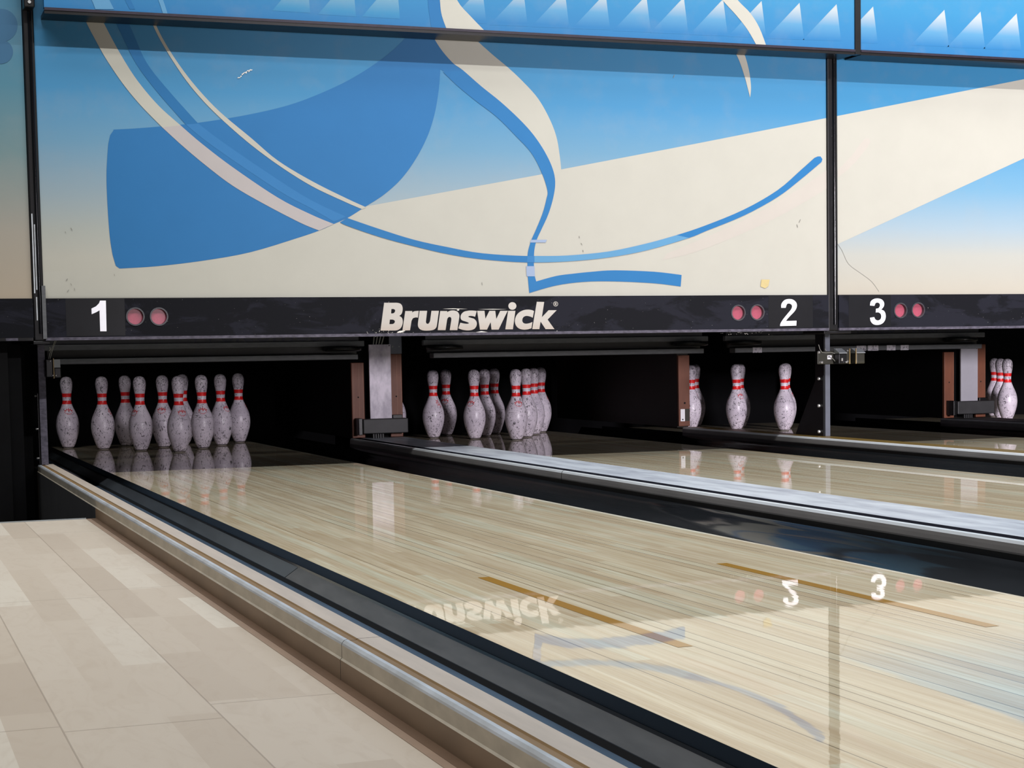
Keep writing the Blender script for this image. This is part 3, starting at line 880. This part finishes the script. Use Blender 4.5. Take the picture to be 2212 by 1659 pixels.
t = thing('support_post', 'slate grey support post at right, standing on the gold-topped divider', 'support post', (2.677, -1.77, .06), 'support posts under the masking')
m = MB(); m.bbox(2.667, 2.692, -1.77, -1.762, .0605, .5425, .001); m.build('post_face', SLATE, t)
m = MB(); m.bbox(2.6655, 2.6735, -1.7615, -1.68, .0605, .5425, .001); m.build('post_flange', BLK, t)
m = MB()
g = [(-1.7605, .0605), (-1.50, .0605), (-1.70, .33), (-1.7605, .34)]
m.add([(2.6605, y, z) for y, z in g] + [(2.6645, y, z) for y, z in g], [(0, 1, 2, 3), (7, 6, 5, 4), (0, 4, 5, 1), (1, 5, 6, 2), (2, 6, 7, 3), (3, 7, 4, 0)])
m.build('gusset_plate', BLK, t, fixn=True)
for z in (.325, .2, .08): bolt(t, 2.655, -1.73, z, .0075)

m = MB(); m.bbox(2.55, 2.690, -1.962, -1.7715, .530, .5425, .002); m.build('top_arm', BLK, t)

# ------------------------------------------------------------------ ball sensors on the posts
t = thing('ball_sensor', 'small black ball sensor with wires on the left support post', 'sensor', (-.78, -1.76, .40), 'ball sensors')
m = MB(); m.bbox(-.8015, -.775, -1.775, -1.735, .403, .473, .003); m.build('sensor_body', BLK, t)
m = MB(); m.box(-.7745, -.771, -1.782, -1.735, .398, .476); m.build('edge_plate', GOLDM, t)
m = MB()
pz = [(-1.77, .472), (-1.735, .474), (-1.735, .44), (-1.778, .44)]
m.add([(-.7705, y, z) for y, z in pz] + [(-.747, y, z) for y, z in pz], [(0, 1, 2, 3), (7, 6, 5, 4), (0, 4, 5, 1), (1, 5, 6, 2), (2, 6, 7, 3), (3, 7, 4, 0)])
m.build('wedge_cover', GREYP, t, fixn=True)
m = MB(); m.bbox(-.7705, -.745, -1.775, -1.735, .40, .4395, .003); m.build('lower_body', BLK, t)
for x in (-.777, -.765): bolt(t, x, -1.778, .410, .0028, 'y')
bolt(t, -.785, -1.777, .466, .003, 'y')
for k in range(2):
    m = MB(); m.tube(cr_pts := [(-.789 + k * .006, -1.755, .473), (-.783 + k * .006, -1.752, .495), (-.772 + k * .004, -1.75, .52), (-.762 + k * .005, -1.75, .545)], .0013)
    m.build('wire', WIRE, t)
m = MB(); m.tube([(-.786, -1.756, .505), (-.781, -1.758, .512), (-.783, -1.756, .52)], .002); m.build('cable_tie', WIRE, t)

t = thing('ball_sensor', 'olive bracket with two grey ball sensors on the right support post', 'sensor', (2.72, -1.79, .39), 'ball sensors')
m = MB(); m.bbox(2.617, 2.80, -1.786, -1.781, .392, .451, .002); m.build('bracket_plate', OLIVE, t)
for (x, z) in ((2.6225, .447), (2.637, .401)): bolt(t, x, -1.789, z, .0062, 'y')
for x0, x1 in ((2.700, 2.742), (2.792, 2.838)):
    m = MB(); m.bbox(x0, x1, -1.835, -1.787, .392, .440, .004); m.build('sensor_body', OLIVE if x0 > 2.75 else BLK, t)
    m = MB()
    pz = [(-1.838, .440), (-1.838, .4435), (-1.79, .4635), (-1.787, .4405)]
    m.add([(x0, y, z) for y, z in pz] + [(x1, y, z) for y, z in pz], [(0, 1, 2, 3), (7, 6, 5, 4), (0, 4, 5, 1), (1, 5, 6, 2), (2, 6, 7, 3), (3, 7, 4, 0)])
    m.build('wedge_cover', GREYP, t, fixn=True)
for x in (2.752, 2.7855):
    m = MB(); m.box(x, x + .0035, -1.842, -1.836, .392, .462); m.build('edge_plate', GOLDM, t)
for (x, z) in ((2.735, .400), (2.772, .452), (2.772, .404), (2.712, .416), (2.712, .409), (2.746, .449)): bolt(t, x, -1.842 if z < .44 and x < 2.75 else -1.789, z, .0042, 'y')
m = MB(); m.box(2.668, 2.6905, -1.7875, -1.7862, .414, .432); m.build('sticker', WHITE, t)
m = MB()
for k in range(4): m.box(2.672 + k * .003, 2.674 + k * .003, -1.7882, -1.7876, .422, .428)
m.build('sticker_print', NAVY, t)
for p in ([(2.622, -1.788, .482), (2.626, -1.792, .462), (2.636, -1.794, .446), (2.655, -1.795, .444), (2.68, -1.795, .4455), (2.70, -1.80, .440)],
          [(2.683, -1.79, .422), (2.692, -1.80, .415), (2.702, -1.80, .403), (2.714, -1.80, .393)], [(2.655, -1.788, .462), (2.662, -1.79, .452)], [(2.706, -1.80, .462), (2.716, -1.805, .450), (2.728, -1.81, .436)]):
    m = MB(); m.tube(p, .0016); m.build('wire', WIRE, t)

# ------------------------------------------------------------------ kickbacks between the lanes
YK = -.45


def kickback(x0, x1, label, worn, plate):
    t = thing('kickback', label, 'kickback', ((x0 + x1) / 2, YK, .06), 'kickback walls')
    w = .064
    top = .47
    for s, (a, b) in enumerate(((x0, x0 + w), (x1 - w, x1))):
        m = MB(); m.box(a, b, YK + .02, 1.3, .0605, .60); m.build('side_board', PIT, t)
        h = .432 if s == 0 else .472
        m = MB(); m.bbox(a, b, YK, YK + .0195, .062, h, .002, 0)
        for q in (.12, .55, .88) if worn else (.92,): m.box(a + w * q, a + w * q + .003, YK - .0006, YK, .07, h - .003, 1)
        m.lathe([(.004, -.0005), (.004, 0)], 12, 2, c=((a + b) / 2, YK - .0002, .262), axis='y')
        m.build('front_board', [BROWN, BROWN2, HOLE], t)
    m = MB(); m.box(x0 + w + .002, x1 - w - .002, YK + .03, YK + .06, .062, .56); m.build('inner_board', PIT, t)
    c = (x0 + x1) / 2 + .010
    m = MB(); m.bbox(c - .056, c + .056, YK - .028, YK - .016, .135, .520 if worn else .455, .002)
    m.lathe([(.003, -.0005), (.003, 0)], 10, 1, c=(c + .048, YK - .0283, .514 if worn else .449), axis='y')
    tag(m.build('guard_plate', [plate, HOLE], t), 'pale grey guard plate')
    o = m = MB(); m.bbox(x0 + .032, x1 + .002, YK - .085, YK - .029, .084, .156, .004)
    o = m.build('bumper_block', DKG2, t)
    m = MB(); m.bbox(x0 + .012, x0 + .031, YK - .075, YK - .003, .078, .160, .002); m.build('block_bracket', BLK, t)
    m = MB(); m.bbox(x1 - .06, x1 - .01, YK - .028, YK - .003, .15, .172, .002); m.build('block_bracket', BLK, t)
    m = MB()
    for k in range(5): m.box(c - .05 + k * .012, c - .043 + k * .012, YK - .05, YK - .04, .0605, .0835)
    m.build('mounting_foot', DKG2, t)
    if worn:
        m = MB(); m.box(x1 - w, x1, YK - .004, YK - .0005, .4725, .56); m.build('top_plate', SLATE, t)
        for x in (x1 - .048, x1 - .014): bolt(t, x, YK - .004, .508, .003, 'y')
        m = MB()
        for k in range(4): m.tube([(c - .03 + k * .014, YK - .02, .521), (c - .022 + k * .017, YK - .015, .57)], .003)
        m.build('cable_bundle', WIRE, t)
    return t


kickback(.7735, 1.0325, 'kickback with scratched grey guard plate between the first two lanes', True, ALU)
kickback(4.196, 4.470, 'kickback with plain grey guard plate at far right', False, ALU2)
t = thing('kickback', 'single brown kickback board left of the right-hand pins, with white tag', 'kickback', (2.58, YK, .06), 'kickback walls')
m = MB(); m.box(2.549, 2.614, YK + .02, 1.3, .0605, .60); m.build('side_board', simple('brown_black_side', srgb(26, 18, 16), .6, .3, 10), t)
m = MB(); m.bbox(2.549, 2.614, YK, YK + .0195, .066, .440, .002, 0); m.lathe([(.0055, -.0005), (.0055, 0)], 14, 1, c=(2.584, YK - .0002, .188), axis='y')
m.build('front_board', [BROWN, HOLE], t)
m = MB(); m.box(2.558, 2.583, YK - .003, YK - .0003, .092, .156); tag(m.build('tag', WHITE, t), 'white tag')
m = MB(); m.lathe([(.004, -.0005), (.004, 0)], 12, c=(2.570, YK - .0032, .101), axis='y'); m.build('tag_hole', HOLE, t)
m = MB(); m.box(2.585, 2.611, YK - .002, YK - .0003, .093, .157); m.build('metal_tab', OLIVE, t)
m = MB(); m.box(-.846, -.785, .1, 1.3, .0405, .60)
tag(m.build('kickback', PIT), 'black kickback wall at far left behind the left support post', 'kickback', 'kickback walls')

# ------------------------------------------------------------------ pinsetter sweep bars under the masking
SY = -.70


def text_mesh(body, x0, x1, z0, y, mat, parent, slant=.18):
    cu = bpy.data.curves.new('words', 'FONT'); cu.body = body; cu.extrude = .0005; cu.shear = slant
    ob = bpy.data.objects.new('words', cu); COL.objects.link(ob)
    dg = bpy.context.evaluated_depsgraph_get()
    me = bpy.data.meshes.new_from_object(ob.evaluated_get(dg))
    bpy.data.objects.remove(ob)
    xs = [v.co.x for v in me.vertices]
    k = (x1 - x0) / (max(xs) - min(xs)); a = min(xs)
    for v in me.vertices: v.co = Vector((x0 + (v.co.x - a) * k, y - v.co.z, z0 + v.co.y * k * 1.0))
    me.materials.clear(); me.materials.append(mat)
    o = bpy.data.objects.new('sponsor_words', me); COL.objects.link(o)
    o.parent = parent; o.location = -wloc(parent)
    return o


def sweep(x0, x1, label, words=None, guards=(), tapes=(), shade=DKG):
    t = thing('sweep_bar', label, 'sweep bar', ((x0 + x1) / 2, SY, .45), group='sweep bars under the masking')
    m = MB(); m.bbox(x0, x1, SY, SY + .03, .511, .537, .003); m.build('upper_bar', shade, t)
    m = MB(); m.box(x0 + .03, x1 - .03, SY + .035, SY + .05, .475, .62); m.build('face_board', simple('sweep_face', srgb(34, 32, 33), .5, .3, 12), t)
    m = MB(); m.bbox(x0 + .04, x1 - .04, SY - .03, SY + .034, .449, .474, .003); m.build('lower_bar', shade, t)
    m = MB(); m.box(x0 + .02, x1 - .02, SY + .031, SY + .034, .538, .63); m.build('sign_board', simple('sign_board_dark', srgb(42, 42, 48), .5, .2, 10), t)
    for gx in guards:
        m = MB(); m.lathe([(.075, .488), (.09, .492), (.09, .505), (.08, .509)], 28, c=(gx, SY - .02, 0)); m.build('end_guard', BLK, t)
    for a, b in tapes:
        m = MB(); m.box(a, b, SY - .0318, SY - .0302, .4475, .475); m.build('tape_patch', TAPE, t)
    for wd in words or (): text_mesh(*wd, SY + .0305, NAVY, t)
    return t


sweep(-.72, .775, 'dark sweep bar over the left pins, left of the scratched guard plate', (('Welcomes', -.05, .57, .5405),), (.66,))
sweep(1.07, 2.602, 'grey sweep bar over the middle pins', None, (1.17, 2.49))
sweep(2.70, 4.29, 'grey sweep bar at right with pale tape patches on its lower edge', (('time', 3.06, 3.35, .5435), ('Fitness', 3.50, 3.735, .5435), ('Center', 3.785, 4.03, .5435)), (2.80, 4.12),
      ((3.461, 3.517), (3.53, 3.594), (3.646, 3.70), (3.732, 3.781), (2.842, 2.895)))

# ------------------------------------------------------------------ black end board beside the masking, far left
t = thing('end_board', 'tall black board at far left edge below the masking', 'board', (-1.05, -1.9, -.4))
m = MB(); m.box(-1.6, -.955, -1.93, -1.88, -.40, .535); m.build('outer_board', simple('black_board', srgb(8, 8, 10), .7, .3, 14, spec=.1), t)
m = MB(); m.box(-.954, -.905, -1.91, -1.86, -.40, .53); m.build('inner_board', PIT, t)
m = MB(); m.box(-.904, -.846, -1.60, -1.58, -.40, .53); m.build('recess_board', PIT, t)

# ------------------------------------------------------------------ pins
INCH = .0254
PROF = [(0, 2.031), (.10, 2.10), (.75, 2.828), (1.5, 3.40), (2.25, 3.906), (3.375, 4.510), (4.5, 4.766), (5.2, 4.72), (5.875, 4.563), (6.6, 4.20), (7.25, 3.703), (8.0, 3.03), (8.625, 2.472), (9.375, 1.965), (10, 1.797), (10.875, 1.870), (11.75, 2.094), (12.625, 2.406), (13.5, 2.547), (14.0, 2.44), (14.4, 2.18), (14.7, 1.75), (14.9, 1.10), (14.98, .5)]


def smooth_prof():
    p = cr(PROF, 3)
    return [(max(d, 0) / 2 * INCH, h * INCH) for h, d in p] + [(.0005, 15 * INCH)]


SP = smooth_prof()


def rad(z):
    for (r0, z0), (r1, z1) in zip(SP, SP[1:]):
        if z0 <= z <= z1: return r0 + (r1 - r0) * (z - z0) / (z1 - z0 + 1e-9)
    return SP[-1][0]


def pin_body():
    m = MB(); m.lathe([(r, z) for r, z in SP if z > .0035], 40)
    return m


def emblem(style):
    """faded red print wrapped on the pin, facing -Y"""
    m = MB()

    def wrap(poly):
        # split into small triangles so that it follows the round body
        tri = tessellate_polygon([[Vector((p[0], p[1], 0)) for p in poly]])
        pts = []; fs = []
        def put(p):
            z = p[1]; r = rad(z) + .0005; a = p[0] / r
            pts.append((r * sin(a), -r * cos(a), z)); return len(pts) - 1
        def sub(a, b, c, d):
            if d == 0:
                tt = orient((0, 1, 2), [a, b, c]); q = [a, b, c]
                fs.append(tuple(put(q[i]) for i in tt)); return
            ab, bc, ca = [((p[0] + q[0]) / 2, (p[1] + q[1]) / 2) for p, q in ((a, b), (b, c), (c, a))]
            for q in ((a, ab, ca), (ab, b, bc), (ca, bc, c), (ab, bc, ca)): sub(*q, d - 1)
        for tr in tri: sub(*[poly[i] for i in tr], 1)
        m.add(pts, fs)
    if style == 0:      # crown with a curved line below
        z = .196
        wrap([(-.020, z), (.020, z), (.024, z + .010), (.014, z + .007), (.011, z + .016), (.004, z + .009), (0, z + .021), (-.004, z + .009), (-.011, z + .016), (-.014, z + .007), (-.024, z + .010)])
        for k in range(-3, 4):
            x = k * .0068; zz = z - .006 - .010 * (1 - (k / 3) ** 2)
            wrap([(x - .0024, zz), (x + .0024, zz), (x + .0024, zz + .0036), (x - .0024, zz + .0036)])
    else:               # loose hand-drawn loops
        for pts in ([(-.010, .212), (.006, .203), (-.012, .197), (.010, .186)], [(.008, .213), (-.006, .204), (.012, .192), (-.008, .182)], [(.004, .186), (.018, .178), (.006, .172)]):
            q = cr(pts, 4)
            for a, b in zip(q, q[1:]):
                d = Vector((b[0] - a[0], b[1] - a[1])); n = Vector((-d.y, d.x)).normalized() * .0013
                wrap([(a[0] - n.x, a[1] - n.y), (b[0] - n.x, b[1] - n.y), (b[0] + n.x, b[1] + n.y), (a[0] + n.x, a[1] + n.y)])
    return m


p0 = thing('bowling_pin', 'x', 'bowling pin', (0, 0, 0))
PARTS = []
b0 = pin_body().build('pin_body', PIN, p0)
m = MB(); m.lathe([(2.031 / 2 * INCH - .001, 0), (2.05 / 2 * INCH, .0008), (2.08 / 2 * INCH, .0034)], 40); c0 = m.build('base_ring', PINBASE, p0)
e0 = emblem(0).build('crown_print', PINRED, p0); e1 = emblem(1).build('scrawl_print', PINRED, p0)
protos = [b0, c0]
used = [False]


def pin(x, y, yaw, style, label, group):
    r = p0 if not used[0] else p0.copy()
    first = not used[0]
    if not first: COL.objects.link(r)
    used[0] = True
    r.location = (x, y, 0); r.rotation_euler = (0, 0, math.radians(yaw))
    tag(r, label, 'bowling pin', group)
    for src in protos + ([e0] if style == 0 else [e1] if style == 1 else []):
        if first and src in (b0, c0): continue
        c = src.copy(); COL.objects.link(c); c.parent = r
    return r


G1, G2, G3, G4 = 'pins of the left rack', 'pins of the middle rack', 'pins seen right of the brown board', 'pins at the far right edge'
L1P = [(-.4605, .792, 5, 0, 'leftmost pin of the left rack'),
       (-.309, .528, 55, 1, 'second pin from the left in the left rack'),
       (-.154, .792, 170, 0, 'dim pin half hidden left of the plain pale pin, left rack'),
       (-.1525, .264, -60, 0, 'plain pale pin with crown print on its left edge, left rack'),
       (.004, .528, -20, 0, 'dim pin just left of the front pin, left rack'),
       (0., 0, 15, 0, 'front pin of the left rack, nearest and most scuffed'),
       (.154, .792, 150, 2, 'pin peeking out behind the front pin of the left rack'),
       (.163, .264, -5, 0, 'pin just right of the front pin, left rack'),
       (.311, .528, 40, 0, 'second pin from the right in the left rack, black line round its head'),
       (.460, .792, 70, 1, 'rightmost pin of the left rack')]
for a in L1P: pin(*a, G1)
L2P = [(PITCH - .445, .80, 0, 2, 'sliver of a pin beside the scratched guard plate'),
       (1.500, .528, 20, 1, 'leftmost fully visible pin of the middle rack, red scrawl'),
       (1.661, .792, -30, 0, 'shaded pin behind the leftmost pin, middle rack'),
       (1.6525, .264, -50, 0, 'front left pin of the middle rack, crown on its left edge'),
       (1.805, .528, 120, 2, 'shaded pin right behind the front left pin, middle rack'),
       (1.957, .792, 100, 2, 'darkest pin of the middle rack, in the central gap'),
       (1.799, 0, 0, 0, 'front centre pin of the middle rack, crown facing forward'),
       (1.958, .264, 160, 2, 'first pin behind the front centre pin, middle rack'),
       (2.102, .528, 200, 2, 'second pin behind the front centre pin, middle rack'),
       (2.247, .792, 60, 1, 'rearmost right pin of the middle rack, last in its line')]
for a in L2P: pin(*a, G2)
L3P = [(3.428, 0, 100, 2, 'right pin of the three beyond the brown board'),
       (3.585, .264, 60, 0, 'pin edge showing behind the right pin beyond the brown board'),
       (3.2585, .264, 15, 0, 'middle pin of the three beyond the brown board'),
       (3.420, .528, 90, 2, 'pin edge showing behind the middle pin beyond the brown board'),
       (3.095, .528, 60, 1, 'pin cut off by the brown kickback board'),
       (3.252, .792, 90, 2, 'pin edge showing behind the pin cut off by the brown board')]
for a in L3P: pin(*a, G3)
for px, y, lab in ((2176, .264, 'front pin of the three at the far right edge'), (2161, .528, 'middle pin of the three at the far right edge'), (2148, .792, 'rear pin of the three at the far right edge, partly hidden')):
    pin(at((px, 800), y).x, y, 120, 2, lab, G4)
for o in (e0, e1): bpy.data.objects.remove(o)

# ------------------------------------------------------------------ light
w = bpy.data.worlds.new('world'); sc.world = w; w.use_nodes = True
w.node_tree.nodes['Background'].inputs[0].default_value = (.80, .88, 1., 1)
w.node_tree.nodes['Background'].inputs[1].default_value = .04


def area(name, loc, target, sx, sy, power, color=(1, 1, 1), xaxis=None):
    l = bpy.data.lights.new(name, 'AREA'); l.shape = 'RECTANGLE'; l.size = sx; l.size_y = sy; l.energy = power; l.color = color
    o = bpy.data.objects.new(name, l); COL.objects.link(o)
    z = (Vector(loc) - Vector(target)).normalized()
    x = Vector(xaxis or (1, 0, 0)); x = (x - z * x.dot(z)).normalized(); y = z.cross(x)
    R = Matrix((x, y, z)).transposed().to_4x4(); R.translation = Vector(loc); o.matrix_world = R
    return o


area('strip_light', (2.9, -5.40, 4.0), (2.9, -1.6, .6), 9.0, .06, 270, (1, .985, .97))
area('walkway_strip', (-3.0, -8.30, 6.9), (-1.0, -4.8, 0), 5.0, .10, 230, (1, .97, .94))
h = area('hall_light', (2.6, -14., 1.62), (6.5, 0, .3), 1.4, .9, 280, (1, .94, 1.))
h.data.spread = math.radians(64)
area('overhead_fill', (1., -5.4, 7.0), (1., -4.6, 0), 12, 2.0, 320, (1., .98, .95))  # unseen soft fill, added overhead to brighten the lane more than the mural

sc.view_settings.view_transform = 'Standard'
sc.view_settings.look = 'None'
sc.render.film_transparent = False
sc.cycles.max_bounces = 8
sc.cycles.use_denoising = True
